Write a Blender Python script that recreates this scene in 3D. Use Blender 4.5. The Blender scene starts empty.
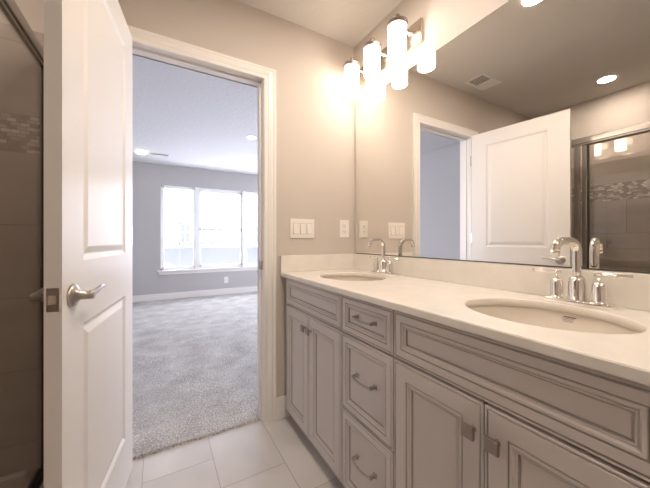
import bpy, bmesh, math, random
from mathutils import Vector, Matrix
random.seed(7)
PI = math.pi
sc = bpy.context.scene
C = sc.collection

# ------------------------------------------------------------------ camera, world, exposure
TH = 0.5195
cam_d = bpy.data.cameras.new('camera'); cam = bpy.data.objects.new('camera', cam_d); C.objects.link(cam)
cam_d.sensor_fit = 'HORIZONTAL'; cam_d.sensor_width = 36.0
cam_d.lens = 36.0 * 290.05 / 650
cam_d.shift_y = -(244 - 239.95) / 650
cam_d.clip_start = 0.02; cam_d.clip_end = 200
cam.location = (0, 0, 1.08)
cam.rotation_euler = (PI / 2, 0, -TH)
sc.camera = cam
sc.view_settings.view_transform = 'Standard'
sc.view_settings.look = 'None'
sc.view_settings.exposure = 2.15
sc.view_settings.gamma = 1.0
sc.view_settings.use_curve_mapping = False
world = bpy.data.worlds.new('world'); sc.world = world; world.use_nodes = True
bg = world.node_tree.nodes['Background']
bg.inputs['Color'].default_value = (0.84, 0.875, 1.0, 1)
bg.inputs['Strength'].default_value = 2.0

def area(name, loc, rot, sx, sy, energy, color, portal=False):
    l = bpy.data.lights.new(name, 'AREA'); l.shape = 'RECTANGLE'; l.size = sx; l.size_y = sy
    l.energy = energy; l.color = color
    o = bpy.data.objects.new(name, l); o.location = loc; o.rotation_euler = rot; C.objects.link(o)
    if portal: l.cycles.is_portal = True
    return o
# light portal filling the bedroom window opening (guides the sky light only)
area('window_portal', (1.13, 6.12, 1.30), (-PI / 2, 0, 0), 2.2, 1.54, 1, (1, 1, 1), True)
area('window_portal', (3.3, 3.9, 1.30), (0, PI / 2, 0), 1.6, 2.6, 1, (1, 1, 1), True)  # portal for the added right-wall window

WARM = (1.0, 0.84, 0.69)
SHADE_E = 2.75
CAN_E = 100.0

# ------------------------------------------------------------------ main sizes
W, D, D2 = 1.184, 1.658, 1.773          # mirror wall, doorway wall near and far face
BY = 5.94; HC = 2.4245
SX = -0.42; SL = -1.2285                # shower glass plane, shower long wall
BXR = 3.1; YB = -1.15                   # bedroom right wall, bathroom back wall
OX0, OX1, OZ = -0.165, 0.532, 2.030     # doorway opening

# ------------------------------------------------------------------ materials
def mat(name, color, rough=0.5, metal=0.0, spec=0.5, coat=0.0):
    m = bpy.data.materials.new(name); m.use_nodes = True
    b = m.node_tree.nodes['Principled BSDF']
    b.inputs['Base Color'].default_value = (*color, 1)
    b.inputs['Roughness'].default_value = rough
    b.inputs['Metallic'].default_value = metal
    b.inputs['Specular IOR Level'].default_value = spec
    b.inputs['Coat Weight'].default_value = coat
    return m
def nt(m): return m.node_tree.nodes, m.node_tree.links, m.node_tree.nodes['Principled BSDF']
def bump(m, scale, strength, dist=0.002, detail=3):
    n, l, b = nt(m)
    tc = n.new('ShaderNodeTexCoord'); t = n.new('ShaderNodeTexNoise'); bp = n.new('ShaderNodeBump')
    t.inputs['Scale'].default_value = scale; t.inputs['Detail'].default_value = detail
    bp.inputs['Strength'].default_value = strength; bp.inputs['Distance'].default_value = dist
    l.new(tc.outputs['Object'], t.inputs['Vector']); l.new(t.outputs['Fac'], bp.inputs['Height'])
    l.new(bp.outputs['Normal'], b.inputs['Normal'])
def mottle(m, c1, c2, scale, detail=4, stretch=None):
    n, l, b = nt(m)
    tc = n.new('ShaderNodeTexCoord'); t = n.new('ShaderNodeTexNoise'); r = n.new('ShaderNodeValToRGB')
    t.inputs['Scale'].default_value = scale; t.inputs['Detail'].default_value = detail
    r.color_ramp.elements[0].position = .35; r.color_ramp.elements[1].position = .65
    r.color_ramp.elements[0].color = (*c1, 1); r.color_ramp.elements[1].color = (*c2, 1)
    src = tc.outputs['Object']
    if stretch:
        mp = n.new('ShaderNodeMapping'); mp.inputs['Scale'].default_value = stretch
        l.new(src, mp.inputs['Vector']); src = mp.outputs['Vector']
    l.new(src, t.inputs['Vector']); l.new(t.outputs['Fac'], r.inputs['Fac']); l.new(r.outputs['Color'], b.inputs['Base Color'])

M = {}
M['wall'] = mat('greige_wall_paint', (.60, .54, .485), .75, spec=.3); bump(M['wall'], 160, .25, .0015)
M['bed_wall'] = mat('bedroom_grey_paint', (.50, .48, .475), .8, spec=.25); bump(M['bed_wall'], 160, .2, .0015)
M['ceil'] = mat('ceiling_paint', (.60, .57, .53), .85, spec=.2); bump(M['ceil'], 60, .35, .004)
M['bed_ceil'] = mat('bedroom_ceiling_paint', (.72, .71, .72), .85, spec=.2); bump(M['bed_ceil'], 32, .6, .010)
M['trim'] = mat('white_trim_paint', (.84, .80, .76), .35)
M['door'] = mat('white_door_paint', (.78, .75, .72), .33); bump(M['door'], 25, .06, .002)
M['counter'] = mat('cream_cultured_marble', (.80, .76, .70), .22, coat=.2)
mottle(M['counter'], (.79, .745, .68), (.83, .79, .73), 14)
M['sink'] = mat('biscuit_sink_glaze', (.80, .74, .66), .12, coat=.3)
M['cab'] = mat('taupe_cabinet_paint', (.62, .57, .545), .42); bump(M['cab'], 40, .04, .001)
M['glaze'] = mat('dark_glaze_in_groove', (.36, .32, .30), .5)
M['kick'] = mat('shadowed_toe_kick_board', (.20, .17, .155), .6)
M['chrome'] = mat('polished_chrome', (.88, .86, .83), .06, 1.0)
M['nickel'] = mat('brushed_nickel', (.52, .48, .44), .28, 1.0)
M['frame_metal'] = mat('satin_shower_frame_metal', (.48, .45, .42), .25, 1.0)
M['gasket'] = mat('dark_rubber_gasket', (.03, .025, .022), .5)
M['plastic'] = mat('white_switch_plastic', (.86, .82, .76), .35)
M['slot'] = mat('dark_slot', (.05, .04, .035), .6)
M['vent_white'] = mat('white_vent_enamel', (.74, .72, .69), .4)
M['vent_dark'] = mat('vent_inner_grey', (.16, .145, .13), .7)
M['vinyl'] = mat('white_window_vinyl', (.90, .90, .90), .35)
M['siding'] = mat('neighbour_white_siding', (.80, .80, .80), .8)
M['snow'] = mat('snow', (.86, .87, .9), .8)
M['roof'] = mat('blue_grey_shingles', (.125, .127, .195), .8)
M['ext_trim'] = mat('neighbour_trim', (.45,.47,.52), .7)
M['ext_glass'] = mat('neighbour_window_glass', (.16, .165, .21), .2)
M['pan'] = mat('shower_base_acrylic', (.56, .50, .45), .3)
M['ink'] = mat('grey_printed_ink', (.10, .08, .08), .5)
M['ink_pale'] = mat('pale_printed_ink', (.36, .31, .29), .5)
M['pull'] = mat('satin_nickel_hardware', (.50, .45, .41), .3, 1.0)
M['plate'] = mat('satin_nickel_plate', (.62, .55, .48), .22, 1.0)
M['knob'] = mat('brown_nickel_knob', (.36, .315, .28), .35, 1.0)
M['cap'] = mat('smoky_nickel', (.42, .36, .31), .3, 1.0)

m = mat('silvered_mirror', (.93, .92, .90), 0.0, 1.0); M['mirror'] = m
m = mat('mirror_edge', (.12, .12, .11), .2, .3); M['mirror_edge'] = m

def glass_mat(name, tint, ior=1.5, boost=1.0):
    m = bpy.data.materials.new(name); m.use_nodes = True
    n, l = m.node_tree.nodes, m.node_tree.links
    n.clear()
    out = n.new('ShaderNodeOutputMaterial'); mx = n.new('ShaderNodeMixShader')
    t = n.new('ShaderNodeBsdfTransparent'); g = n.new('ShaderNodeBsdfGlossy')
    # Schlick reflectance from the angle to the surface, the same from both sides of the sheet
    ge = n.new('ShaderNodeNewGeometry'); dt = n.new('ShaderNodeVectorMath'); dt.operation = 'DOT_PRODUCT'
    l.new(ge.outputs['Incoming'], dt.inputs[0]); l.new(ge.outputs['Normal'], dt.inputs[1])
    def mt(op, a, b_=None, c_=None):
        x = n.new('ShaderNodeMath'); x.operation = op
        for i, v in enumerate((a, b_, c_)):
            if v is None: continue
            if isinstance(v, (int, float)): x.inputs[i].default_value = v
            else: l.new(v, x.inputs[i])
        return x.outputs[0]
    r0 = ((ior - 1) / (ior + 1)) ** 2
    fr = mt('MULTIPLY_ADD', mt('POWER', mt('SUBTRACT', 1.0, mt('ABSOLUTE', dt.outputs['Value'])), 5.0), 1 - r0, r0)
    t.inputs['Color'].default_value = (*tint, 1); g.inputs['Roughness'].default_value = 0.0
    g.inputs['Color'].default_value = (1, 1, 1, 1)
    l.new(fr, mx.inputs[0]); l.new(t.outputs[0], mx.inputs[1]); l.new(g.outputs[0], mx.inputs[2])
    l.new(mx.outputs[0], out.inputs['Surface'])
    return m
M['pane'] = glass_mat('clear_window_glass', (.98, .98, .98))
M['shower_glass'] = glass_mat('shower_glass', (.90, .88, .86), 1.6)

def emis(name, color, strength):
    m = bpy.data.materials.new(name); m.use_nodes = True
    b = m.node_tree.nodes['Principled BSDF']
    b.inputs['Base Color'].default_value = (.9, .9, .88, 1)
    b.inputs['Emission Color'].default_value = (*color, 1)
    b.inputs['Emission Strength'].default_value = strength
    return m
M['opal'] = emis('lit_opal_glass', WARM, SHADE_E)
M['can'] = emis('lit_downlight_lens', (1.0, .86, .73), CAN_E)
M['can_dim'] = emis('lit_shower_downlight_lens', (1.0, .86, .73), 46.0)
M['bedlamp'] = emis('lit_bedroom_lens', (1.0, .95, .9), 6.0)

# bathroom floor tile: columns along Y, stepped by a third
def floor_tile():
    m = mat('porcelain_floor_tile', (.5, .47, .45), .32)
    n, l, b = nt(m)
    def math_(op, a, bb=None):
        x = n.new('ShaderNodeMath'); x.operation = op
        for i, v in enumerate((a, bb)):
            if v is None: continue
            if isinstance(v, (int, float)): x.inputs[i].default_value = v
            else: l.new(v, x.inputs[i])
        return x.outputs[0]
    tc = n.new('ShaderNodeTexCoord'); sp = n.new('ShaderNodeSeparateXYZ'); l.new(tc.outputs['Object'], sp.inputs[0])
    WX, LY = .2985, .59
    u = math_('DIVIDE', math_('ADD', sp.outputs['X'], .066 + 10 * WX), WX)
    col = math_('FLOOR', u)
    fu = math_('SUBTRACT', u, col)
    off = math_('MULTIPLY', math_('SUBTRACT', col, 10), .200)
    v = math_('DIVIDE', math_('ADD', math_('SUBTRACT', sp.outputs['Y'], 1.517 - 20 * LY), off), LY)
    row = math_('FLOOR', v); fv = math_('SUBTRACT', v, row)
    du = math_('MULTIPLY', math_('MINIMUM', fu, math_('SUBTRACT', 1, fu)), WX)
    dv = math_('MULTIPLY', math_('MINIMUM', fv, math_('SUBTRACT', 1, fv)), LY)
    dd = math_('MINIMUM', du, dv)
    g = math_('LESS_THAN', dd, .0018)
    cmb = n.new('ShaderNodeCombineXYZ'); l.new(col, cmb.inputs[0]); l.new(row, cmb.inputs[1])
    wn = n.new('ShaderNodeTexWhiteNoise'); l.new(cmb.outputs[0], wn.inputs['Vector'])
    va = n.new('ShaderNodeVectorMath'); va.operation = 'MULTIPLY_ADD'
    va.inputs[1].default_value = (5, 5, 5); l.new(wn.outputs['Color'], va.inputs[0]); l.new(tc.outputs['Object'], va.inputs[2])
    t = n.new('ShaderNodeTexNoise'); t.inputs['Scale'].default_value = 3.5; t.inputs['Detail'].default_value = 6
    t.inputs['Distortion'].default_value = .6
    l.new(va.outputs[0], t.inputs['Vector'])
    r = n.new('ShaderNodeValToRGB'); r.color_ramp.elements[0].position = .3; r.color_ramp.elements[1].position = .7
    r.color_ramp.elements[0].color = (.54, .51, .49, 1); r.color_ramp.elements[1].color = (.66, .63, .61, 1)
    l.new(t.outputs['Fac'], r.inputs['Fac'])
    mx = n.new('ShaderNodeMix'); mx.data_type = 'RGBA'
    l.new(g, mx.inputs['Factor']); l.new(r.outputs['Color'], mx.inputs['A']); mx.inputs['B'].default_value = (.38, .35, .33, 1)
    l.new(mx.outputs['Result'], b.inputs['Base Color'])
    bp = n.new('ShaderNodeBump'); bp.inputs['Strength'].default_value = .5; bp.inputs['Distance'].default_value = .002
    l.new(math_('MINIMUM', dd, .004), bp.inputs['Height']); l.new(bp.outputs['Normal'], b.inputs['Normal'])
    return m
M['floor_tile'] = floor_tile()

# shower wall tile: 12x24 rows with a mosaic band; axis = horizontal coordinate
def shower_tile(name, axis):
    m = mat(name, (.35, .3, .27), .3)
    n, l, b = nt(m)
    tc = n.new('ShaderNodeTexCoord'); sp = n.new('ShaderNodeSeparateXYZ'); l.new(tc.outputs['Object'], sp.inputs[0])
    def bricks(bw, rh, mortar, c1, c2, cm, z0, off=.5):
        cb = n.new('ShaderNodeCombineXYZ')
        l.new(sp.outputs[axis], cb.inputs[0])
        ad = n.new('ShaderNodeMath'); ad.operation = 'ADD'; ad.inputs[1].default_value = z0
        gt = n.new('ShaderNodeMath'); gt.operation = 'GREATER_THAN'; gt.inputs[1].default_value = 1.5; l.new(sp.outputs['Z'], gt.inputs[0])
        ma = n.new('ShaderNodeMath'); ma.operation = 'MULTIPLY_ADD'; ma.inputs[1].default_value = -.1505 if z0 else 0
        l.new(gt.outputs[0], ma.inputs[0]); l.new(sp.outputs['Z'], ma.inputs[2])
        l.new(ma.outputs[0], ad.inputs[0]); l.new(ad.outputs[0], cb.inputs[1])
        t = n.new('ShaderNodeTexBrick'); t.offset = off; t.inputs['Scale'].default_value = 1
        t.inputs['Brick Width'].default_value = bw; t.inputs['Row Height'].default_value = rh
        t.inputs['Mortar Size'].default_value = mortar; t.inputs['Mortar Smooth'].default_value = .1
        t.inputs['Color1'].default_value = (*c1, 1); t.inputs['Color2'].default_value = (*c2, 1); t.inputs['Mortar'].default_value = (*cm, 1)
        t.inputs['Bias'].default_value = 0
        l.new(cb.outputs[0], t.inputs['Vector'])
        return t
    big = bricks(.6, .2985, .002, (.47, .41, .365), (.52, .455, .41), (.28, .235, .21), .0525)
    mos = bricks(.029, .0153, .0012, (.27, .22, .19), (.86, .81, .74), (.26, .22, .19), .0, .37)
    mos.inputs['Bias'].default_value = -.25
    ns = n.new('ShaderNodeTexNoise'); ns.inputs['Scale'].default_value = 4; ns.inputs['Detail'].default_value = 5
    mp = n.new('ShaderNodeMapping'); mp.inputs['Scale'].default_value = (.5, .5, 3)
    l.new(tc.outputs['Object'], mp.inputs['Vector']); l.new(mp.outputs[0], ns.inputs['Vector'])
    mlt = n.new('ShaderNodeMix'); mlt.data_type = 'RGBA'; mlt.blend_type = 'MULTIPLY'; mlt.inputs['Factor'].default_value = .35
    l.new(big.outputs['Color'], mlt.inputs['A']); l.new(ns.outputs['Fac'], mlt.inputs['B'])
    def cmp_(op, v):
        x = n.new('ShaderNodeMath'); x.operation = op; x.inputs[1].default_value = v; l.new(sp.outputs['Z'], x.inputs[0]); return x
    a, c = cmp_('GREATER_THAN', 1.4375), cmp_('LESS_THAN', 1.5905)
    an = n.new('ShaderNodeMath'); an.operation = 'MULTIPLY'; l.new(a.outputs[0], an.inputs[0]); l.new(c.outputs[0], an.inputs[1])
    mx = n.new('ShaderNodeMix'); mx.data_type = 'RGBA'
    l.new(an.outputs[0], mx.inputs['Factor']); l.new(mlt.outputs['Result'], mx.inputs['A']); l.new(mos.outputs['Color'], mx.inputs['B'])
    l.new(mx.outputs['Result'], b.inputs['Base Color'])
    return m
M['tileX'] = shower_tile('shower_tile_end_wall', 'X')
M['tileY'] = shower_tile('shower_tile_long_wall', 'Y')

# carpet
m = mat('frieze_carpet', (.4, .38, .38), 1.0, spec=.05); M['carpet'] = m
n, l, b = nt(m)
tc = n.new('ShaderNodeTexCoord')
t1 = n.new('ShaderNodeTexNoise'); t1.inputs['Scale'].default_value = 170; t1.inputs['Detail'].default_value = 4
t2 = n.new('ShaderNodeTexNoise'); t2.inputs['Scale'].default_value = 5; t2.inputs['Detail'].default_value = 3
mp = n.new('ShaderNodeMapping'); mp.inputs['Scale'].default_value = (.6, 1.2, 1)
l.new(tc.outputs['Object'], mp.inputs['Vector']); l.new(mp.outputs[0], t1.inputs['Vector']); l.new(tc.outputs['Object'], t2.inputs['Vector'])
ad = n.new('ShaderNodeMath'); ad.operation = 'MULTIPLY_ADD'; ad.inputs[1].default_value = .35
l.new(t2.outputs['Fac'], ad.inputs[0]); l.new(t1.outputs['Fac'], ad.inputs[2])
r = n.new('ShaderNodeValToRGB'); r.color_ramp.elements[0].position = .48; r.color_ramp.elements[1].position = .86
r.color_ramp.elements[0].color = (.30, .275, .265, 1); r.color_ramp.elements[1].color = (.80, .77, .74, 1)
l.new(ad.outputs[0], r.inputs['Fac']); l.new(r.outputs['Color'], b.inputs['Base Color'])
bp = n.new('ShaderNodeBump'); bp.inputs['Strength'].default_value = .9; bp.inputs['Distance'].default_value = .012
l.new(t1.outputs['Fac'], bp.inputs['Height']); l.new(bp.outputs['Normal'], b.inputs['Normal'])

# ------------------------------------------------------------------ mesh helpers
def box(bm, x0, x1, y0, y1, z0, z1, mi=0):
    v = [bm.verts.new((x, y, z)) for x in (x0, x1) for y in (y0, y1) for z in (z0, z1)]
    for f in ((0, 1, 3, 2), (4, 6, 7, 5), (0, 4, 5, 1), (2, 3, 7, 6), (0, 2, 6, 4), (1, 5, 7, 3)):
        bm.faces.new([v[i] for i in f]).material_index = mi
def frame_of(d):
    d = Vector(d).normalized()
    a = Vector((0, 0, 1)) if abs(d.z) < .9 else Vector((1, 0, 0))
    u = d.cross(a).normalized(); return u, d.cross(u).normalized()
def rings(bm, pts, radii, seg=20, mi=0, cap=True):
    """sweep of circles through pts with a radius for each"""
    pts = [Vector(p) for p in pts]; rs = []
    pu = None
    for i, p in enumerate(pts):
        d = (pts[min(i + 1, len(pts) - 1)] - pts[max(i - 1, 0)])
        if d.length < 1e-9: d = Vector((0, 0, 1))
        d.normalize()
        if pu is None: u, v = frame_of(d)
        else:
            u = (pu - d * pu.dot(d)).normalized(); v = d.cross(u)
        pu = u
        rs.append([bm.verts.new(p + (u * math.cos(2 * PI * k / seg) + v * math.sin(2 * PI * k / seg)) * radii[i]) for k in range(seg)])
    for a, b_ in zip(rs, rs[1:]):
        for k in range(seg):
            f = bm.faces.new((a[k], a[(k + 1) % seg], b_[(k + 1) % seg], b_[k])); f.smooth = True; f.material_index = mi
    if cap:
        for q in (rs[0], rs[-1]):
            bm.faces.new(q).material_index = mi
def tube(bm, pts, r, seg=14, mi=0): rings(bm, pts, [r] * len(pts), seg, mi)
def lathe(bm, base, axis, prof, seg=28, mi=0, cap=True):
    """prof = [(distance along axis, radius)]"""
    axis = Vector(axis).normalized(); base = Vector(base); u, v = frame_of(axis)
    rs = [[bm.verts.new(base + axis * h + (u * math.cos(2 * PI * k / seg) + v * math.sin(2 * PI * k / seg)) * max(r, 1e-5)) for k in range(seg)] for h, r in prof]
    for a, b_ in zip(rs, rs[1:]):
        for k in range(seg):
            f = bm.faces.new((a[k], a[(k + 1) % seg], b_[(k + 1) % seg], b_[k])); f.smooth = True; f.material_index = mi
    if cap:
        bm.faces.new(rs[0]).material_index = mi; bm.faces.new(rs[-1]).material_index = mi
def obj(name, bm, mats, parent=None, bevel=0, seg=2, autosmooth=False, origin=None):
    bmesh.ops.recalc_face_normals(bm, faces=bm.faces[:])
    me = bpy.data.meshes.new(name)
    if origin is not None: bmesh.ops.translate(bm, verts=bm.verts[:], vec=-Vector(origin))
    bm.to_mesh(me); bm.free()
    if not isinstance(mats, (list, tuple)): mats = [mats]
    for m_ in mats: me.materials.append(m_)
    o = bpy.data.objects.new(name, me); C.objects.link(o)
    if origin is not None: o.location = origin
    if parent: o.parent = parent
    if bevel:
        b_ = o.modifiers.new('bevel', 'BEVEL'); b_.width = bevel; b_.segments = seg; b_.limit_method = 'ANGLE'; b_.angle_limit = .7
    if autosmooth or bevel:
        me.shade_smooth()
        w = o.modifiers.new('wn', 'WEIGHTED_NORMAL'); w.keep_sharp = True
        me.set_sharp_from_angle(angle=.6) if not bevel else None
    return o
def tag(o, label, cat=None, group=None, kind=None):
    o['label'] = label
    if cat: o['category'] = cat
    if group: o['group'] = group
    if kind: o['kind'] = kind
    return o
def empty(name, loc, label, cat, group=None, kind=None, rz=0):
    o = bpy.data.objects.new(name, None); C.objects.link(o); o.empty_display_size = .05
    o.location = loc; o.rotation_euler = (0, 0, rz)
    return tag(o, label, cat, group, kind)
def boxes(name, lst, m, parent=None, bevel=0, origin=None):
    bm = bmesh.new()
    for q in lst: box(bm, *q)
    return obj(name, bm, m, parent, bevel, origin=origin)
def struct(name, lst, m, label, cat='room', bevel=0):
    return tag(boxes(name, lst, m, None, bevel), label, cat, kind='structure')
def copy_tree(o, parent=None):
    c = o.copy(); C.objects.link(c); c.parent = parent
    for ch in list(o.children): copy_tree(ch, c)
    return c

# ------------------------------------------------------------------ room shell
struct('floor', [(SL - .12, W + .12, YB - .1, D + .047, -.1, 0)], M['floor_tile'], 'pale grey stone-look tile floor of the bathroom', 'floor')
struct('floor_bedroom', [(SL - .12, BXR + .1, D + .047, BY + .2, -.1, -.004)], M['carpet'], 'subfloor under the bedroom carpet', 'floor')
struct('ceiling', [(SL - .12, W + .12, YB - .1, D2, HC, HC + .1)], M['ceil'], 'bathroom ceiling with light texture', 'ceiling')
struct('ceiling_bedroom', [(SL - .12, BXR + .1, D2, BY + .2, HC, HC + .1)], M['bed_ceil'], 'white textured ceiling of the bedroom beyond the doorway', 'ceiling')
bmw = bmesh.new()
for a_ in ((SL - .12, OX0, D, D2, 0, HC), (OX1 + .018, BXR, D, D2, 0, HC), (OX0, OX1 + .018, D, D2, OZ + .018, HC)): box(bmw, *a_)
for f in bmw.faces:
    if f.calc_center_median().y > D2 - .001: f.material_index = 1
tag(obj('wall_far', bmw, [M['wall'], M['bed_wall']]), 'greige wall pierced by the doorway to the bedroom', 'wall', kind='structure')
struct('wall_right', [(W, W + .12, YB - .1, D, 0, HC)], M['wall'], 'greige wall behind the mirror and vanity', 'wall')
struct('wall_left', [(SL - .12, SL, YB - .1, D, 0, HC)], M['wall'], 'painted wall above the tile at the back of the shower', 'wall')
struct('wall_back', [(SL, W, YB - .1, YB, 0, HC)], M['wall'], 'bathroom wall behind the camera', 'wall')
struct('wall_shower_end', [(SL, SX - .02, .03, .15, 0, HC)], M['wall'], 'partition wall closing the near end of the shower', 'wall')
struct('wall_bedroom_left', [(SL - .12, SL, D2, BY + .2, 0, HC)], M['bed_wall'], 'grey left wall of the bedroom seen in the mirror', 'wall')
RY0, RY1, RZ0, RZ1 = 2.6, 5.2, .5, 2.1  # opening cut for the added daylight window
struct('wall_bedroom_right', [(BXR, BXR + .1, D2, RY0, 0, HC), (BXR, BXR + .1, RY1, BY + .2, 0, HC), (BXR, BXR + .1, RY0, RY1, 0, RZ0), (BXR, BXR + .1, RY0, RY1, RZ1, HC)], M['bed_wall'], 'grey right wall of the bedroom', 'wall')
WX0, WX1, WZ0, WZ1 = .021, 2.24, .53, 2.075
struct('wall_bedroom_far', [(SL, WX0, BY, BY + .14, 0, HC), (WX1, BXR, BY, BY + .14, 0, HC), (WX0, WX1, BY, BY + .14, 0, WZ0), (WX0, WX1, BY, BY + .14, WZ1, HC)],
       M['bed_wall'], 'grey bedroom wall around the triple window', 'wall')
# carpet pile
bm = bmesh.new()
nx, ny = 150, 150
x0, x1, y0, y1 = SL + .002, BXR - .002, D + .045, BY - .002
def cy_(j): s_ = j / ny; return y0 + (y1 - y0) * s_ ** 1.8
grid = []
for j in range(ny + 1):
    row = []
    for i in range(nx + 1):
        x = x0 + (x1 - x0) * i / nx; y = cy_(j)
        z = .013 + random.uniform(-.002, .002) + .0015 * math.sin(x * 9 + y * 5)
        if j == 0: z = .006; y += random.uniform(-.004, .004)
        row.append((x, y, z))
    grid.append(row)
cut = lambda x, y: y < D2 + .0 and not (OX0 - .0 < x < OX1 + .0)
vs = {}
def gv(i, j):
    if (i, j) not in vs: vs[(i, j)] = bm.verts.new(grid[j][i])
    return vs[(i, j)]
for j in range(ny):
    for i in range(nx):
        cx = sum(grid[j][k][0] for k in (i, i + 1)) / 2; c_y = (grid[j][i][1] + grid[j + 1][i][1]) / 2
        if cut(cx, c_y): continue
        bm.faces.new((gv(i, j), gv(i + 1, j), gv(i + 1, j + 1), gv(i, j + 1))).smooth = True
# front fringe of the cut carpet edge
for i in range(nx):
    cx = (grid[0][i][0] + grid[0][i + 1][0]) / 2
    if OX0 < cx < OX1:
        a, b_ = gv(i, 0), gv(i + 1, 0)
        c_, d_ = bm.verts.new((a.co.x, a.co.y - .004, 0)), bm.verts.new((b_.co.x, b_.co.y - .004, 0))
        bm.faces.new((a, b_, d_, c_))
tag(obj('carpet', bm, M['carpet']), 'grey shaggy frieze carpet covering the bedroom floor', 'carpet', kind='stuff')

# doorway jamb, stops and casings
struct('trim_1', [(OX0, OX0 + .018, D, D2, 0, OZ), (OX1 - .018 + .018, OX1 + .018, D, D2, 0, OZ), (OX0, OX1 + .018, D, D2, OZ - .0, OZ + .018),
                  (OX0 + .018, OX0 + .028, D + .045, D2 - .03, 0, OZ), (OX1 - .011, OX1, D + .045, D2 - .03, 0, OZ), (OX0, OX1, D + .045, D2 - .03, OZ - .012, OZ)],
       M['trim'], 'white door jamb with stop lining the doorway', 'door trim', bevel=.0015)
def casing(name, x0, x1, zi, y, sgn, label):
    """mitred casing around a doorway: profile = (offset from the opening, projection)"""
    prof = [(0, 0), (0, .009), (.006, .011), (.02, .010), (.026, .013), (.044, .016), (.050, .0125), (.062, .0165), (.070, .0165), (.072, .014), (.072, 0)]
    bm = bmesh.new(); secs = []
    for kind in range(4):
        sec = []
        for o_, p_ in prof:
            x = (x0 - o_) if kind < 2 else (x1 + o_)
            z = 0 if kind in (0, 3) else zi + o_ * .9
            sec.append(bm.verts.new((x, y + sgn * p_, z)))
        secs.append(sec)
    for a, b_ in zip(secs, secs[1:]):
        for k in range(len(prof) - 1): bm.faces.new((a[k], a[k + 1], b_[k + 1], b_[k]))
    bm.faces.new(secs[0]); bm.faces.new(secs[-1])
    return tag(obj(name, bm, M['trim']), label, 'door trim', kind='structure')
casing('trim_2', OX0 + .006, OX1 + .002, OZ - .004, D, -1, 'white moulded casing around the doorway on the bathroom side')
casing('trim_3', OX0 + .006, OX1 + .002, OZ - .004, D2, 1, 'white moulded casing around the doorway on the bedroom side')
# strike plate
boxes('strike_plate', [(OX1 - .0125, OX1 - .0005, D + .012, D + .040, .905, .955)], M['nickel'])
tag(bpy.data.objects['strike_plate'], 'small metal strike plate set in the right door jamb', 'strike plate', kind='structure')

# baseboards
def baseboard(name, x0, x1, y0, y1, h, label):
    bm = bmesh.new()
    box(bm, x0, x1, y0, y1, 0, h)
    return tag(obj(name, bm, M['trim'], bevel=.004), label, 'baseboard', kind='structure')
baseboard('baseboard_far', OX1 + .0745, .705, D - .013, D, .135, 'short white baseboard between the door casing and vanity')
baseboard('baseboard_bedroom_far', SL, BXR, BY - .014, BY, .125, 'white baseboard under the bedroom window')
baseboard('baseboard_bedroom_left', SL, SL + .014, D2, BY - .014, .125, 'white baseboard along the left bedroom wall')
baseboard('baseboard_right', W - .013, W, YB, .085, .135, 'white baseboard beyond the near end of the vanity')
baseboard('baseboard_back', SL, W, YB, YB + .013, .135, 'white baseboard behind the camera')

# ------------------------------------------------------------------ bedroom window (triple)
win = empty('window_1', (WX0, BY, WZ0), 'bright triple vinyl window in the bedroom wall', 'window', kind='structure')
def winpart(name, lst, m, bevel=.002, parent=win):
    bm = bmesh.new()
    for q in lst: box(bm, q[0] - WX0, q[1] - WX0, q[2] - BY, q[3] - BY, q[4] - WZ0, q[5] - WZ0)
    o = obj(name, bm, m, None, bevel)
    o.parent = parent
    return o
ym, yM = BY + .05, BY + .11
mull = [(.585, .660), (1.475, 1.550)]
winpart('window_frame', [(WX0, WX0 + .035, ym, yM, WZ0, WZ1), (WX1 - .035, WX1, ym, yM, WZ0, WZ1), (WX0, WX1, ym, yM, WZ1 - .035, WZ1), (WX0, WX1, ym, yM, WZ0, WZ0 + .04)]
        + [(a, b_, BY + .01, yM, WZ0, WZ1) for a, b_ in mull], M['vinyl'])
winpart('window_sill', [(WX0 - .05, WX1 + .05, BY - .045, BY + .05, WZ0 - .022, WZ0 + .004), (WX0 - .03, WX1 + .03, BY - .014, BY, WZ0 - .075, WZ0 - .02)], M['trim'], .004)
pans = [(WX0 + .035, .585), (.660, 1.475), (1.550, WX1 - .035)]
for i, (a, b_) in enumerate(pans):
    z0, z1 = WZ0 + .04, WZ1 - .035
    if i == 1:
        zm = 1.285
        for (za, zb, yo) in ((z0, zm + .018, -.012), (zm - .018, z1, .012)):
            sash = winpart('window_sash', [(a, a + .035, ym + .01 + yo, yM - .03 + yo, za, zb), (b_ - .035, b_, ym + .01 + yo, yM - .03 + yo, za, zb),
                           (a, b_, ym + .01 + yo, yM - .03 + yo, za, za + .036), (a, b_, ym + .01 + yo, yM - .03 + yo, zb - .036, zb)], M['vinyl'])
            g = winpart('pane', [(a + .034, b_ - .034, ym + .018 + yo, ym + .022 + yo, za + .035, zb - .035)], M['pane'], 0)
            g.parent = sash
    else:
        sash = winpart('window_sash', [(a, a + .02, ym + .01, yM - .02, z0, z1), (b_ - .02, b_, ym + .01, yM - .02, z0, z1), (a, b_, ym + .01, yM - .02, z0, z0 + .02), (a, b_, ym + .01, yM - .02, z1 - .02, z1)], M['vinyl'])
        g = winpart('pane', [(a + .019, b_ - .019, ym + .02, ym + .024, z0 + .019, z1 - .019)], M['pane'], 0)
        g.parent = sash

struct('added_window', [(BXR + .03, BXR + .09, a, b_, RZ0, RZ1) for a, b_ in ((RY0, RY0 + .04), (RY1 - .04, RY1), (3.45, 3.50), (4.30, 4.35))]
       + [(BXR + .03, BXR + .09, RY0, RY1, RZ0, RZ0 + .04), (BXR + .03, BXR + .09, RY0, RY1, RZ1 - .04, RZ1)], M['vinyl'], 'white window added unseen in the right bedroom wall for extra daylight', 'window')  # unseen window, added so more sky light brightens the bedroom

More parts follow.
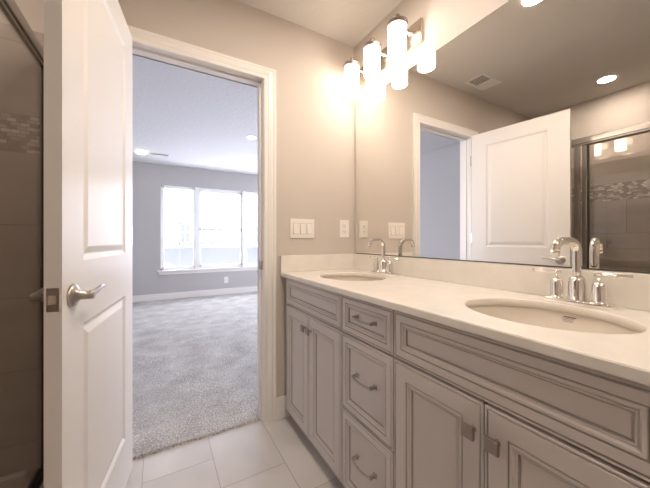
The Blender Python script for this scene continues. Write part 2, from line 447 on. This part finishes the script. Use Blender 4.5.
# ------------------------------------------------------------------ outside: neighbour's house and snow
HX0, HX1, HY = -7.0, 14.0, 16.0
house = empty('neighbour_house', (0, HY, -3), 'pale neighbouring house seen through the bedroom window', 'house')
def hp(name, bm, m): o = obj(name, bm, m); o.location = (0, -HY, 3); o.parent = house; return o
bm = bmesh.new(); box(bm, HX0, HX1, HY, HY + 7, -3, 3.0); hp('house_wall', bm, M['siding'])
bm = bmesh.new()
a = [(HX0 - .5, HY - .6, 2.9), (HX1 + .5, HY - .6, 2.9), (HX1 - 1, HY + 3.5, 5.2), (HX0 + 1, HY + 3.5, 5.2), (HX0 - .5, HY + 7.6, 2.9), (HX1 + .5, HY + 7.6, 2.9)]
v = [bm.verts.new(p) for p in a]
for f in ((0, 1, 2, 3), (3, 2, 5, 4), (0, 3, 4), (1, 5, 2), (0, 4, 5, 1)): bm.faces.new([v[i] for i in f])
hp('snowy_roof', bm, M['snow'])
bm = bmesh.new()
v = [bm.verts.new(p) for p in [(-2.2, HY, .70), (7.2, HY, .70), (8.2, HY - 1.5, -.25), (-3.2, HY - 1.5, -.25), (-3.2, HY, -.3), (8.2, HY, -.3)]]
for f in ((0, 1, 2, 3), (0, 3, 4), (1, 5, 2), (3, 2, 5, 4)): bm.faces.new([v[i] for i in f])
hp('porch_roof', bm, M['roof'])
for (xa, xb) in ((.82, 1.42), (1.86, 2.46), (4.6, 5.2)):
    bm = bmesh.new(); za, zb = .86, 1.93
    for q in ((xa, xa + .08), (xb - .08, xb), ((xa + xb) / 2 - .03, (xa + xb) / 2 + .03)): box(bm, q[0], q[1], HY - .05, HY, za, zb)
    for q in ((za, za + .08), (zb - .08, zb), (1.42, 1.48)): box(bm, xa, xb, HY - .05, HY, q[0], q[1])
    w_ = hp('house_window', bm, M['ext_trim'])
    bm = bmesh.new(); box(bm, xa + .04, xb - .04, HY - .02, HY - .005, za + .04, zb - .04)
    p_ = obj('pane', bm, M['ext_glass']); p_.parent = w_
def snow_mound(cx, cy0, rx, ry, h, label):
    bm = bmesh.new(); N = 20; K = 8; rr = []
    for k in range(K + 1):
        f = k / K
        rr.append([bm.verts.new((cx + rx * f * math.cos(2 * PI * i / N) * (1 + .08 * math.sin(3 * i)), cy0 + ry * f * math.sin(2 * PI * i / N), -3 + h * (1 - f ** 1.3) + .001)) for i in range(N)])
    for a_, b_ in zip(rr, rr[1:]):
        for i in range(N): bm.faces.new((a_[i], a_[(i + 1) % N], b_[(i + 1) % N], b_[i])).smooth = True
    bmesh.ops.remove_doubles(bm, verts=bm.verts[:], dist=.0005)
    return tag(obj('snow_covered_roof', bm, M['snow']), label, 'snowy roof')
snow_mound(.2, 12.5, 2.6, 1.6, 3.25, 'low white snow covered roof peak at the left below the neighbour windows')
snow_mound(5.0, 12.8, 3.2, 1.6, 3.45, 'wide white snow covered roof peak at the right below the neighbour windows')
struct('ground_outside', [(-30, 40, -20, 60, -3.1, -3)], M['snow'], 'snowy ground outside the bedroom window', 'ground')

# ------------------------------------------------------------------ shower
struct('wall_shower_far_tile', [(SL + .008, SX - .005, D - .008, D, .10, 1.95)], M['tileX'], 'tiled end wall of the shower with mosaic band', 'tiled wall')
struct('wall_shower_left_tile', [(SL, SL + .008, .15, D, .10, 1.80)], M['tileY'], 'tiled long wall of the shower with mosaic band', 'tiled wall')
struct('wall_shower_near_tile', [(SL + .008, SX - .02, .15, .158, .10, 1.95)], M['tileX'], 'tiled near end wall of the shower', 'tiled wall')
bm = bmesh.new()
px0, px1, py0, py1 = SL + .008, SX + .035, .158, D - .008
box(bm, px0, px1, py0, py1, 0, .03)
for q in ((px1 - .085, px1, py0, py1, .03, .095), (px0, px0 + .04, py0, py1, .03, .12), (px0 + .04, px1 - .085, py1 - .03, py1, .03, .135), (px0 + .04, px1 - .085, py0, py0 + .04, .03, .12)):
    box(bm, *q)
sb = obj('shower_tray', bm, M['pan'], bevel=.006)
tag(sb, 'low beige shower base with raised curb', 'shower base')
enc = empty('shower_enclosure', (SX, .158, .095), 'metal framed glass shower enclosure beside the open door', 'shower enclosure')
def ep(name, lst, m, bevel=.002):
    o = boxes(name, [(a[0] - SX, a[1] - SX, a[2] - .158, a[3] - .158, a[4] - .095, a[5] - .095) for a in lst], m, None, bevel); o.parent = enc; return o
ep('header', [(SX - .018, SX + .018, .158, D, 1.808, 1.850), (SX - .010, SX + .010, .158, D, 1.795, 1.810)], M['frame_metal'], .004)
ep('bottom_track', [(SX - .022, SX + .022, .158, D - .008, .095, .108), (SX - .022, SX - .014, .158, D - .008, .108, .128), (SX + .012, SX + .022, .158, D - .008, .108, .122)], M['frame_metal'])
ep('wall_channel', [(SX - .012, SX + .012, D - .02, D - .008, .108, 1.808)], M['frame_metal'])
ep('wall_channel', [(SX - .012, SX + .012, .158, .175, .108, 1.808)], M['frame_metal'])
ep('post', [(SX - .014, SX + .014, .952, .985, .108, 1.796)], M['frame_metal'], .004)
ep('fixed_panel', [(SX - .004, SX + .002, .985, D - .018, .12, 1.80)], M['shower_glass'], 0)
dp = ep('door_panel', [(SX - .004, SX + .002, .195, .915, .13, 1.788)], M['shower_glass'], 0)
ep('door_frame', [(SX - .012, SX + .012, .908, .938, .125, 1.792), (SX - .012, SX + .012, .18, .2, .125, 1.792)], M['frame_metal'], .004)
ep('gasket', [(SX - .006, SX + .006, .898, .908, .128, 1.794), (SX - .005, SX + .013, .18, .908, 1.786, 1.796), (SX - .006, SX + .006, D - .028, D - .02, .12, 1.80),
              (SX - .008, SX + .006, .985, D - .02, .112, .122), (SX + .004, SX + .012, .2, D - .02, .109, .113)], M['gasket'], 0)

# ------------------------------------------------------------------ bathroom door
hinge = Vector((-.1085, 1.630, 0)); latch = Vector((-.2065, .937, 0))
dirv = (latch - hinge); DL = dirv.length; ang = math.atan2(dirv.y, dirv.x)
# local frame: +x from hinge to latch, +y = face seen by camera and mirror (world +X side), thickness towards -y
door = empty('door_1', (hinge.x, hinge.y, 0), 'white two-panel door standing open beside the doorway', 'door', kind='structure', rz=ang)
T = .035
DZ0, DZ1 = .015, 2.026
def panel_face(bm, x0, x1, z0, z1, ysurf, sgn, x_all0, x_all1, zs):
    pass
bm = bmesh.new()
panels = [(DL - .575, DL - .130, 1.022, 1.915), (DL - .575, DL - .130, .225, .842)]
def face_side(y, s):
    """door face with moulded recessed and raised panels; s=+1 camera side"""
    xs = [0, panels[0][0], panels[0][1], DL]; zs = [DZ0, .225, .842, 1.022, 1.915, DZ1]
    for i in range(3):
        for j in range(5):
            if i == 1 and j in (1, 3): continue
            q = [bm.verts.new((x, y, z)) for x, z in ((xs[i], zs[j]), (xs[i + 1], zs[j]), (xs[i + 1], zs[j + 1]), (xs[i], zs[j + 1]))]
            bm.faces.new(q)
    for (x0, x1, z0, z1) in panels:
        prof = [(0, 0), (.003, -.002), (.012, -.0075), (.018, -.008), (.036, -.0025), (.040, -.0015)]
        loops = [[bm.verts.new((x, y + s * d, z)) for x, z in ((x0 + i, z0 + i), (x1 - i, z0 + i), (x1 - i, z1 - i), (x0 + i, z1 - i))] for i, d in prof]
        for a, b_ in zip(loops, loops[1:]):
            for k in range(4): bm.faces.new((a[k], a[(k + 1) % 4], b_[(k + 1) % 4], b_[k]))
        bm.faces.new(loops[-1])
face_side(0, 1); face_side(-T, -1)
c8 = [(0, DZ0), (DL, DZ0), (DL, DZ1), (0, DZ1)]
for k in range(4):
    (xa, za), (xb, zb) = c8[k], c8[(k + 1) % 4]
    bm.faces.new([bm.verts.new(p) for p in ((xa, 0, za), (xb, 0, zb), (xb, -T, zb), (xa, -T, za))])
bmesh.ops.remove_doubles(bm, verts=bm.verts[:], dist=.0001)
obj('door_leaf', bm, M['door'], door)
HZ = .934; HXc = DL - .055
for s in (1, -1):
    y0 = 0 if s > 0 else -T
    bm = bmesh.new()
    lathe(bm, (HXc, y0, HZ), (0, s, 0), [(0, .031), (.004, .0315), (.008, .029), (.011, .023), (.013, .0165), (.017, .0150), (.018, .012), (.043, .012), (.047, .011), (.049, .008)])
    hd = obj('door_handle', bm, M['nickel'], door)
    bm = bmesh.new()
    pts = []; rad = []
    for k in range(15):
        f = k / 14
        pts.append((HXc + .004 - .108 * f, y0 + s * (.039 + .006 * math.sin(f * PI)), HZ + .001 + .016 * math.sin(f * 2.5) * f ** .6 - .004 * f ** 3))
        rad.append(.0085 * (1 - .45 * f) if f < .97 else .003)
    rings(bm, pts, rad, 14)
    obj('lever', bm, M['nickel'], hd)
bm = bmesh.new(); box(bm, DL - .0005, DL + .0015, -T / 2 - .0125, -T / 2 + .0125, HZ - .029, HZ + .029)
lp = obj('latch_plate', bm, M['nickel'], door, .0008)
bm = bmesh.new()
v = [bm.verts.new(p) for p in ((DL + .001, -T / 2 - .007, HZ - .011), (DL + .001, -T / 2 + .008, HZ - .011), (DL + .010, -T / 2 - .007, HZ - .011),
                              (DL + .001, -T / 2 - .007, HZ + .011), (DL + .001, -T / 2 + .008, HZ + .011), (DL + .010, -T / 2 - .007, HZ + .011))]
for f in ((0, 1, 2), (3, 5, 4), (0, 2, 5, 3), (1, 4, 5, 2), (0, 3, 4, 1)): bm.faces.new([v[i] for i in f])
obj('latch_bolt', bm, M['nickel'], lp, .001)
for hz in (1.80, 1.10, .26):
    bm = bmesh.new()
    # leaf on the door edge, pin on the far side corner, leaf on the jamb side
    box(bm, -.0015, .0008, -T + .002, -.004, hz - .045, hz + .045)
    tube(bm, [(-.006, -T - .004, hz - .048), (-.006, -T - .004, hz + .048)], .006, 12)
    box(bm, -.026, -.008, -T - .006, -T - .003, hz - .045, hz + .045)
    box(bm, -.014, 0, -.006, -.002, hz - .045, hz + .045)
    obj('hinge', bm, M['nickel'], door)

# ------------------------------------------------------------------ vanity cabinets
CF = .675           # face frame plane
FT = .019           # overlay thickness -> front at .656
CT = .857
def front(name, y0, y1, z0, z1, parent, style='door'):
    """overlay front facing -X with stepped frame, bead moulding and glazed grooves; returns mesh child"""
    fw = .052 if style == 'door' else .030
    if style == 'small': fw = .026
    prof = [(0, 0, 0), (0, .0165, 0), (.0018, .0180, 0), (.0055, .0180, 0), (.0065, .0160, 1), (.0085, .0160, 1), (.0100, .0190, 0), (fw, .0190, 0),
            (fw + .0015, .0165, 1), (fw + .0030, .0165, 1), (fw + .0045, .0195, 0), (fw + .0095, .0195, 0), (fw + .0125, .0140, 0), (fw + .0145, .0130, 0),
            (fw + .0160, .0150, 0), (fw + .0185, .0145, 0), (fw + .0200, .0105, 1), (fw + .0225, .0100, 1), (fw + .0240, .0110, 0)]
    bm = bmesh.new()
    loops = [([bm.verts.new((CF - h_, y, z)) for y, z in ((y0 + i, z0 + i), (y1 - i, z0 + i), (y1 - i, z1 - i), (y0 + i, z1 - i))], mi) for i, h_, mi in prof]
    for (a, _), (b_, mi) in zip(loops, loops[1:]):
        for k in range(4): bm.faces.new((a[k], a[(k + 1) % 4], b_[(k + 1) % 4], b_[k])).material_index = mi
    bm.faces.new(loops[-1][0]); bm.faces.new(loops[0][0])
    return obj(name, bm, [M['cab'], M['glaze']], parent)
def knob(y, z, parent):
    bm = bmesh.new()
    x = CF - FT
    lathe(bm, (x + .001, y, z), (-1, 0, 0), [(0, .008), (.002, .008), (.004, .005), (.018, .005)], 14)
    box(bm, x - .026, x - .017, y - .0155, y + .0155, z - .0155, z + .0155)
    return obj('knob', bm, M['knob'], parent, .002)
def pull(yc, z, parent):
    bm = bmesh.new(); x = CF - FT; hw = .052
    for s in (-1, 1):
        box(bm, x - .004, x + .001, yc + s * hw - .008, yc + s * hw + .008, z - .008, z + .008)
        box(bm, x - .026, x - .002, yc + s * hw - .005, yc + s * hw + .005, z - .005, z + .005)
    pts = []
    N = 12
    for k in range(N + 1):
        f = k / N * 2 - 1
        pts.append((x - .024 - .010 * (1 - f * f), yc + f * (hw + .004)))
    loops = [[bm.verts.new((px + dx, py, z + dz)) for dx, dz in ((-.003, -.0036), (.003, -.0036), (.003, .0036), (-.003, .0036))] for px, py in pts]
    for a, b_ in zip(loops, loops[1:]):
        for k in range(4): bm.faces.new((a[k], a[(k + 1) % 4], b_[(k + 1) % 4], b_[k]))
    bm.faces.new(loops[0]); bm.faces.new(loops[-1])
    return obj('pull', bm, M['pull'], parent, .001)
KZ = .065
def cabinet(name, y0, y1, label):
    e = empty(name, ((CF + W) / 2, (y0 + y1) / 2, 0), label, 'cabinet')
    ox = e.location.copy()
    return e, ox
def fixp(o, ox):
    o.location = o.location - ox
    return o
def body(e, ox, y0, y1, openz):
    bm = bmesh.new()
    box(bm, CF, CF + .018, y0, y1, KZ, CT)          # face frame (closed behind the overlay fronts)
    box(bm, CF + .018, W - .003, y0, y0 + .016, KZ, CT); box(bm, CF + .018, W - .003, y1 - .016, y1, KZ, CT)
    box(bm, CF + .018, W - .003, y0, y1, KZ, KZ + .016); box(bm, W - .010, W - .003, y0, y1, KZ, CT - .1)
    fixp(obj('body', bm, M['cab'], e), ox)
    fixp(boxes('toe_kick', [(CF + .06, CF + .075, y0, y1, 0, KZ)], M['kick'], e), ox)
G = .003
Y0, YA, YBk, Y1 = .105, .704, 1.012, 1.618
def sink_base(y0, y1, ym, label, filler=0, falsename='false_front'):
    e, ox = cabinet('vanity_cabinet', y0, y1, label)
    body(e, ox, y0 - (0 if not filler else 0), y1 + filler, None)
    fixp(front('false_front', y0 + G, y1 - G, .702 + G, .853, e, 'drawer'), ox)
    for (a, b_, ky) in ((y0 + G, ym - .0015, ym - .031), (ym + .0015, y1 - G, ym + .026)):
        d_ = fixp(front('cabinet_door', a, b_, KZ + .004, .700 - G, e, 'door'), ox)
        k_ = knob(ky, .627, d_)
sink_base(YBk, Y1, 1.318, 'taupe sink base cabinet with two doors nearest the doorway', D - Y1 - .001)
sink_base(Y0, YA, .403, 'taupe sink base cabinet with two doors under the nearer sink')
e, ox = cabinet('drawer_cabinet', YA, YBk, 'narrow taupe bank of three drawers between the sink cabinets')
body(e, ox, YA, YBk, None)
for za, zb, st in ((.702 + G, .853, 'small'), (.390 + G, .700 - G, 'door2'), (KZ + .004, .390 - G, 'door2')):
    d_ = fixp(front('drawer', YA + G, YBk - G, za, zb, e, 'small' if st == 'small' else 'drawer2'), ox)
    pull((YA + YBk) / 2 - .012, {True: .788}.get(st == 'small', (za + zb) / 2 + .02 if za > .3 else .255), d_)

# ------------------------------------------------------------------ countertop with two oval cut-outs
CX0, CX1, CY0, CY1, CZ = .640, W - .001, .085, D - .001, .884
SINKS = [(.905, 1.288), (.905, .395)]; RX, RY = .168, .196
bm = bmesh.new()
def ringcell(ya, yb, c):
    N = 96; el = []; outr = []
    corners = [math.atan2(y - c[1], x - c[0]) for x in (CX0, CX1) for y in (ya, yb)]
    angs = sorted([2 * PI * k / N - PI for k in range(N)] + corners)
    for t_ in angs:
        dx, dy = math.cos(t_), math.sin(t_)
        s_ = min([q for q in ((CX1 - c[0]) / dx if dx > 1e-9 else 9, (CX0 - c[0]) / dx if dx < -1e-9 else 9, (yb - c[1]) / dy if dy > 1e-9 else 9, (ya - c[1]) / dy if dy < -1e-9 else 9)])
        r_ = 1 / math.sqrt((dx / RX) ** 2 + (dy / RY) ** 2)
        el.append((c[0] + dx * r_, c[1] + dy * r_)); outr.append((c[0] + dx * s_, c[1] + dy * s_))
    K = len(angs)
    zt, zb = CZ, CZ - .024
    e2 = [(c[0] + (p[0] - c[0]) * .985, c[1] + (p[1] - c[1]) * .985) for p in el]
    rowsv = [[bm.verts.new((*p, zt)) for p in outr], [bm.verts.new((*p, zt)) for p in el], [bm.verts.new((*p, zt - .003)) for p in e2], [bm.verts.new((*p, zb)) for p in e2], [bm.verts.new((*p, zb)) for p in outr]]
    for ri, (a, b_) in enumerate(zip(rowsv, rowsv[1:])):
        for k in range(K):
            f = bm.faces.new((a[k], a[(k + 1) % K], b_[(k + 1) % K], b_[k])); f.smooth = ri in (1, 2)
ymid = .84
ringcell(CY0, ymid, SINKS[1]); ringcell(ymid, CY1, SINKS[0])
def quad(*p): bm.faces.new([bm.verts.new(q) for q in p])
e_ = .003
# front edge with a slightly eased arris, ends
for (za, zb, xa, xb) in ((CZ, CZ - .003, CX0, CX0 - .002), (CZ - .003, CZ - .021, CX0 - .002, CX0 - .002), (CZ - .021, CZ - .024, CX0 - .002, CX0)):
    quad((xa, CY0, za), (xa, CY1, za), (xb, CY1, zb), (xb, CY0, zb))
for y in (CY0, CY1): quad((CX0, y, CZ), (CX1, y, CZ), (CX1, y, CZ - .024), (CX0, y, CZ - .024))
quad((CX1, CY0, CZ), (CX1, CY1, CZ), (CX1, CY1, CZ - .024), (CX1, CY0, CZ - .024))
bmesh.ops.remove_doubles(bm, verts=bm.verts[:], dist=.0002)
ct = obj('countertop', bm, M['counter'])
tag(ct, 'long cream vanity countertop with two oval sink cut-outs', 'countertop')
bs = boxes('backsplash', [(W - .019, W - .001, CY0, D - .002, CZ, .985)], M['counter'], None, .002); bs.parent = ct
bs = boxes('side_splash', [(.634, W - .019, D - .019, D - .001, CZ, .985)], M['counter'], None, .002); bs.parent = ct

# ------------------------------------------------------------------ sinks
def bowl_pt(t_, f):
    """point on the bowl; f 0 = rim, 1 = centre of the bottom"""
    if f < .62:
        g = f / .62 * PI / 2
        r_ = 1.0 - .30 * (1 - math.cos(g)) ; z = -.115 * math.sin(g) ** 1.0
    else:
        g = (f - .62) / .38
        r_ = .70 * (1 - g); z = -.115 - .010 * (1 - (1 - g) ** 2)
    return (RX * 1.02 * r_ * math.cos(t_), RY * 1.02 * r_ * math.sin(t_), z)
def sink(cx, cyy, label):
    e = empty('sink', (cx, cyy, CZ - .0245), label, 'sink', 'undermount oval sinks')
    bm = bmesh.new(); N = 72; K = 26
    rr = [[bm.verts.new((RX * 1.14 * math.cos(2 * PI * i / N), RY * 1.12 * math.sin(2 * PI * i / N), 0)) for i in range(N)]]
    for k in range(K):
        rr.append([bm.verts.new(bowl_pt(2 * PI * i / N, k / K)) for i in range(N)])
    for a, b_ in zip(rr, rr[1:]):
        for i in range(N): bm.faces.new((a[i], a[(i + 1) % N], b_[(i + 1) % N], b_[i])).smooth = True
    bm.faces.new(rr[-1])
    o = obj('bowl', bm, M['sink'], e)
    bm = bmesh.new(); lathe(bm, (0, 0, -.127), (0, 0, 1), [(0, .024), (.0035, .024), (.005, .020), (.004, .012), (.0065, .010), (.0065, .0001)], 24)
    obj('drain', bm, M['chrome'], e)
    return e
sink(*SINKS[0], 'white oval undermount sink at the far end by the doorway')
s2 = sink(*SINKS[1], 'large oval undermount sink nearer the camera with printed mark')
# the printed mark on the back wall of the nearer bowl: short dark bar over faint lines of fine print
def decal(name, t0, t1, f0, f1, m, parent):
    bm = bmesh.new(); N = 8
    def P(t_, f):
        x, y, z = bowl_pt(t_, f); L = math.hypot(x, y) + 1e-6
        return (x - .0007 * x / L, y - .0007 * y / L, z + .0004)
    for a in range(N):
        ta, tb = t0 + (t1 - t0) * a / N, t0 + (t1 - t0) * (a + 1) / N
        q = [P(ta, f0), P(tb, f0), P(tb, f1), P(ta, f1)]
        bm.faces.new([bm.verts.new(p) for p in q])
    return obj(name, bm, m, parent)
decal('printed_mark', -.09, .07, .042, .052, M['ink'], s2)
for k in range(3):
    decal('printed_mark', -.07 + .01 * k, .10 - .01 * k, .060 + .016 * k, .067 + .016 * k, M['ink_pale'], s2)

# ------------------------------------------------------------------ faucets
def faucet(x, y, label, swivel=0.0, reach=.105):
    e = empty('faucet', (x, y, CZ + .0004), label, 'faucet', 'chrome centerset faucets')
    bm = bmesh.new()
    N = 32
    def sect(hx, hy, z):
        out = []
        for k in range(N):
            t_ = 2 * PI * (k + .5) / N
            c_, s_ = math.cos(t_), math.sin(t_)
            r_ = .55
            out.append(bm.verts.new((hx * math.copysign(abs(c_) ** r_, c_), hy * math.copysign(abs(s_) ** .4, s_), z)))
        return out
    L_ = [sect(.031, .086, 0), sect(.031, .086, .010), sect(.029, .084, .013), sect(.024, .079, .0145)]
    for a, b_ in zip(L_, L_[1:]):
        for k in range(N): bm.faces.new((a[k], a[(k + 1) % N], b_[(k + 1) % N], b_[k])).smooth = True
    bm.faces.new(L_[0]); bm.faces.new(L_[-1])
    obj('base_plate', bm, M['chrome'], e)
    bm = bmesh.new()
    lathe(bm, (0, 0, .010), (0, 0, 1), [(0, .0265), (.004, .0265), (.007, .0235), (.058, .0225), (.068, .0205), (.074, .0135)], 28)
    obj('spout_collar', bm, M['chrome'], e)
    bm = bmesh.new(); pts = [(0, 0, .075), (0, 0, .10), (0, 0, .130), (0, 0, .158)]
    R = .034
    for k in range(1, 9):
        a = k / 8 * PI / 2; pts.append((-R + R * math.cos(a), 0, .158 + R * math.sin(a)))
    pts.append((-reach + .030, 0, .192))
    r2 = .026
    for k in range(1, 8):
        a = k / 7 * PI * .42; pts.append((-reach + .030 - r2 * math.sin(a), 0, .192 - r2 + r2 * math.cos(a)))
    lx, _, lz = pts[-1]
    pts.append((lx - .003, 0, lz - .014))
    cs, sn = math.cos(swivel), math.sin(swivel)
    rot = lambda p: (p[0] * cs, -p[0] * sn, p[2])
    tube(bm, [rot(p) for p in pts], .0125, 20)
    sp_ = obj('spout', bm, M['chrome'], e)
    bm = bmesh.new(); lathe(bm, rot((lx - .0028, 0, lz - .011)), rot((-.22, 0, -1)), [(0, .0132), (.010, .0132), (.010, .009)], 20)
    obj('aerator', bm, M['chrome'], sp_)
    for s in (1, -1):
        bm = bmesh.new()
        lathe(bm, (0, s * .052, .010), (0, 0, 1), [(0, .0245), (.004, .0245), (.007, .0205), (.010, .0185), (.050, .0180), (.058, .0150), (.063, .0085), (.065, .0045), (.080, .0042)], 24)
        hd = obj('handle', bm, M['chrome'], e)
        bm = bmesh.new()
        lp_ = [(0, s * (.052 - .012), .093), (0, s * .055, .094), (0, s * .09, .0945), (0, s * .122, .094)]
        rings(bm, lp_, [.0052, .0056, .0056, .0054], 14)
        obj('lever', bm, M['chrome'], hd)
    return e
faucet(1.115, 1.276, 'chrome two-handle gooseneck faucet at the far sink by the doorway')
faucet(1.115, .389, 'chrome two-handle gooseneck faucet at the nearer sink', .2, .10)

# ------------------------------------------------------------------ mirror
mir = empty('wall_mirror', (W, .85, .988), 'large frameless wall mirror above the vanity backsplash', 'mirror')
bm = bmesh.new(); box(bm, -.0035, -.0005, .09 - .85, 1.632 - .85, 0, 2.010 - .988)
for f in bm.faces: f.material_index = 0 if f.normal.x < -.9 or f.calc_center_median().x < -.003 else 1
obj('mirror_glass', bm, [M['mirror'], M['mirror_edge']], mir)
boxes('bottom_channel', [(-.006, -.0036, .09 - .85, 1.632 - .85, -.0015, .003)], M['mirror_edge'], mir)

# ------------------------------------------------------------------ vanity light fixtures
def vanity_light(yc, label):
    e = empty('vanity_light', (W, yc, 2.162), label, 'wall light')
    bm = bmesh.new(); box(bm, -.020, 0, -.280, .280, -.061, .061)
    obj('backplate', bm, M['plate'], e, .003)
    bm = bmesh.new(); box(bm, -.026, -.020, -.05, .05, -.058, -.035)
    for s in (-.205, 0, .205):
        bm2 = bmesh.new()
        lathe(bm2, (-.020, s, .022), (-1, 0, 0), [(0, .012), (.004, .012), (.006, .006), (.05, .006)], 16)
        tube(bm2, [(-.065, s, .022), (-.075, s, .028), (-.085, s, .040), (-.110, s, .048)], .006, 10)
        obj('arm', bm2, M['chrome'], e)
        bm2 = bmesh.new()
        lathe(bm2, (-.112, s, .028), (0, 0, 1), [(-.006, .0475), (-.006, .0505), (.006, .0505), (.007, .0545), (.012, .0545), (.014, .050), (.016, .030), (.022, .014), (.030, .0075), (.044, .0075), (.048, .013), (.054, .013), (.060, .007), (.066, .002)], 32)
        obj('shade_cap', bm2, M['cap'], e)
        bm2 = bmesh.new(); R_ = .0465
        lathe(bm2, (-.112, s, -.128), (0, 0, 1), [(.004, R_ - .004), (0, R_ - .002), (.002, R_), (.152, R_)], 36, cap=False)
        lathe(bm2, (-.112, s, -.128), (0, 0, 1), [(.004, R_ - .004), (.152, R_ - .004)], 36, cap=False)
        bmesh.ops.remove_doubles(bm2, verts=bm2.verts[:], dist=.0003)
        obj('lamp_shade', bm2, M['opal'], e)
    bm.free()
    return e
vanity_light(1.325, 'lit three-lamp chrome vanity light with white glass cylinders')


# ------------------------------------------------------------------ ceiling fittings
def downlight(x, y, label, m='can', r=.054, group=None):
    e = empty('recessed_downlight', (x, y, HC), label, 'ceiling light', group)
    bm = bmesh.new(); lathe(bm, (0, 0, 0), (0, 0, -1), [(0, r + .018), (.003, r + .017), (.006, r + .004), (.004, r)], 36, cap=False)
    obj('trim_ring', bm, M['vent_white'], e)
    bm = bmesh.new(); lathe(bm, (0, 0, -.001), (0, 0, -1), [(0, r + .002), (.0025, r)], 36)
    obj('lens', bm, M[m], e)
downlight(.56, .82, 'round lit recessed ceiling light above the vanity, at mirror top')
downlight(-.885, .936, 'round lit recessed ceiling light over the shower', 'can_dim')
downlight(.30, -.60, 'round lit recessed ceiling light added unseen behind the camera as fill')  # extra lamp added out of view to brighten cabinets and door edge
downlight(1.05, 3.78, 'round recessed ceiling light in the bedroom near the doorway edge', 'bedlamp')
e = empty('flush_ceiling_light', (-.235, 5.2, HC), 'round lit flush dome light on the bedroom ceiling', 'ceiling light')
bm = bmesh.new(); lathe(bm, (0, 0, 0), (0, 0, -1), [(0, .088), (.008, .088), (.012, .08)], 32); obj('rim', bm, M['vent_white'], e)
bm = bmesh.new(); lathe(bm, (0, 0, -.010), (0, 0, -1), [(0, .078), (.012, .074), (.022, .058), (.028, .03), (.029, .001)], 32); obj('dome', bm, M['bedlamp'], e)

def vent(name, x, y, hx, hy, n_, label, half=True):
    e = empty(name, (x, y, HC), label, 'vent')
    bm = bmesh.new()
    for q in ((-hx, hx, -hy, -hy + .022), (-hx, hx, hy - .022, hy), (-hx, -hx + .022, -hy + .022, hy - .022), (hx - .022, hx, -hy + .022, hy - .022)): box(bm, *q, -.004, 0)
    if half: box(bm, -hx + .022, 0, -hy + .022, hy - .022, -.006, 0)
    obj('frame', bm, M['vent_white'], e, .002)
    bm = bmesh.new(); box(bm, 0 if half else -hx + .022, hx - .022, -hy + .022, hy - .022, -.0015, -.0005); obj('backing', bm, M['vent_dark'], e)
    xa, xb = (0 if half else -hx + .022), hx - .022
    for k in range(n_):
        yy = -hy + .022 + (2 * hy - .044) * (k + .5) / n_
        bm = bmesh.new(); box(bm, xa, xb, yy - .0018, yy + .0018, -.0045, -.0015); obj('slat', bm, M['vent_white'], e)
vent('ceiling_vent', -.033, 1.475, .135, .085, 9, 'white square ceiling exhaust vent with dark grille, seen in the mirror')
vent('ceiling_register', .0, 5.25, .15, .075, 3, 'white slotted air register on the bedroom ceiling', False)

# ------------------------------------------------------------------ switches and outlets (local: facing -Y)
def plate(name, x, y, z, w, label, cat, kind_, yaw=0):
    e = empty(name, (x, y, z), label, cat, rz=yaw)
    bm = bmesh.new(); box(bm, -w / 2, w / 2, -.006, 0, -.0605, .0605)
    obj('cover_plate', bm, M['plastic'], e, .003)
    if kind_ == 'switch':
        for k in (-1, 0, 1):
            cx = k * .046
            bm = bmesh.new()
            box(bm, cx - .0172, cx + .0172, -.0068, -.006, -.0345, .0345)
            obj('gasket', bm, M['glaze'], e)
            bm = bmesh.new()
            v = [bm.verts.new(p) for p in ((cx - .0155, -.006, -.033), (cx + .0155, -.006, -.033), (cx + .0155, -.006, .033), (cx - .0155, -.006, .033),
                                           (cx - .0155, -.013, -.033), (cx + .0155, -.013, -.033), (cx + .0155, -.0075, .033), (cx - .0155, -.0075, .033))]
            for f in ((0, 1, 2, 3), (4, 5, 6, 7), (0, 1, 5, 4), (1, 2, 6, 5), (2, 3, 7, 6), (3, 0, 4, 7)): bm.faces.new([v[i] for i in f])
            obj('rocker', bm, M['plastic'], e, .001)
    else:
        for s in (1, -1):
            cz = s * .0195
            bm = bmesh.new(); box(bm, -.0165, .0165, -.0085, -.006, cz - .0145, cz + .0145)
            rc = obj('receptacle', bm, M['plastic'], e, .002)
            bm = bmesh.new()
            for dx, h_ in ((-.0065, .0045), (.0065, .0037)): box(bm, dx - .0012, dx + .0012, -.0092, -.0084, cz + .003 - h_, cz + .003 + h_)
            lathe(bm, (0, -.0084, cz - .0085), (0, -1, 0), [(0, .0026), (.0008, .0026)], 10)
            obj('slots', bm, M['slot'], rc)
    return e
plate('light_switch', .782, D, 1.151, .168, 'white triple rocker light switch beside the door casing', 'light switch', 'switch')
plate('wall_outlet', 1.098, D, 1.156, .076, 'white duplex outlet in the corner next to the mirror', 'outlet', 'outlet')
plate('wall_outlet', 1.148, BY, .29, .076, 'white duplex outlet low on the bedroom wall beneath the window', 'outlet', 'outlet')
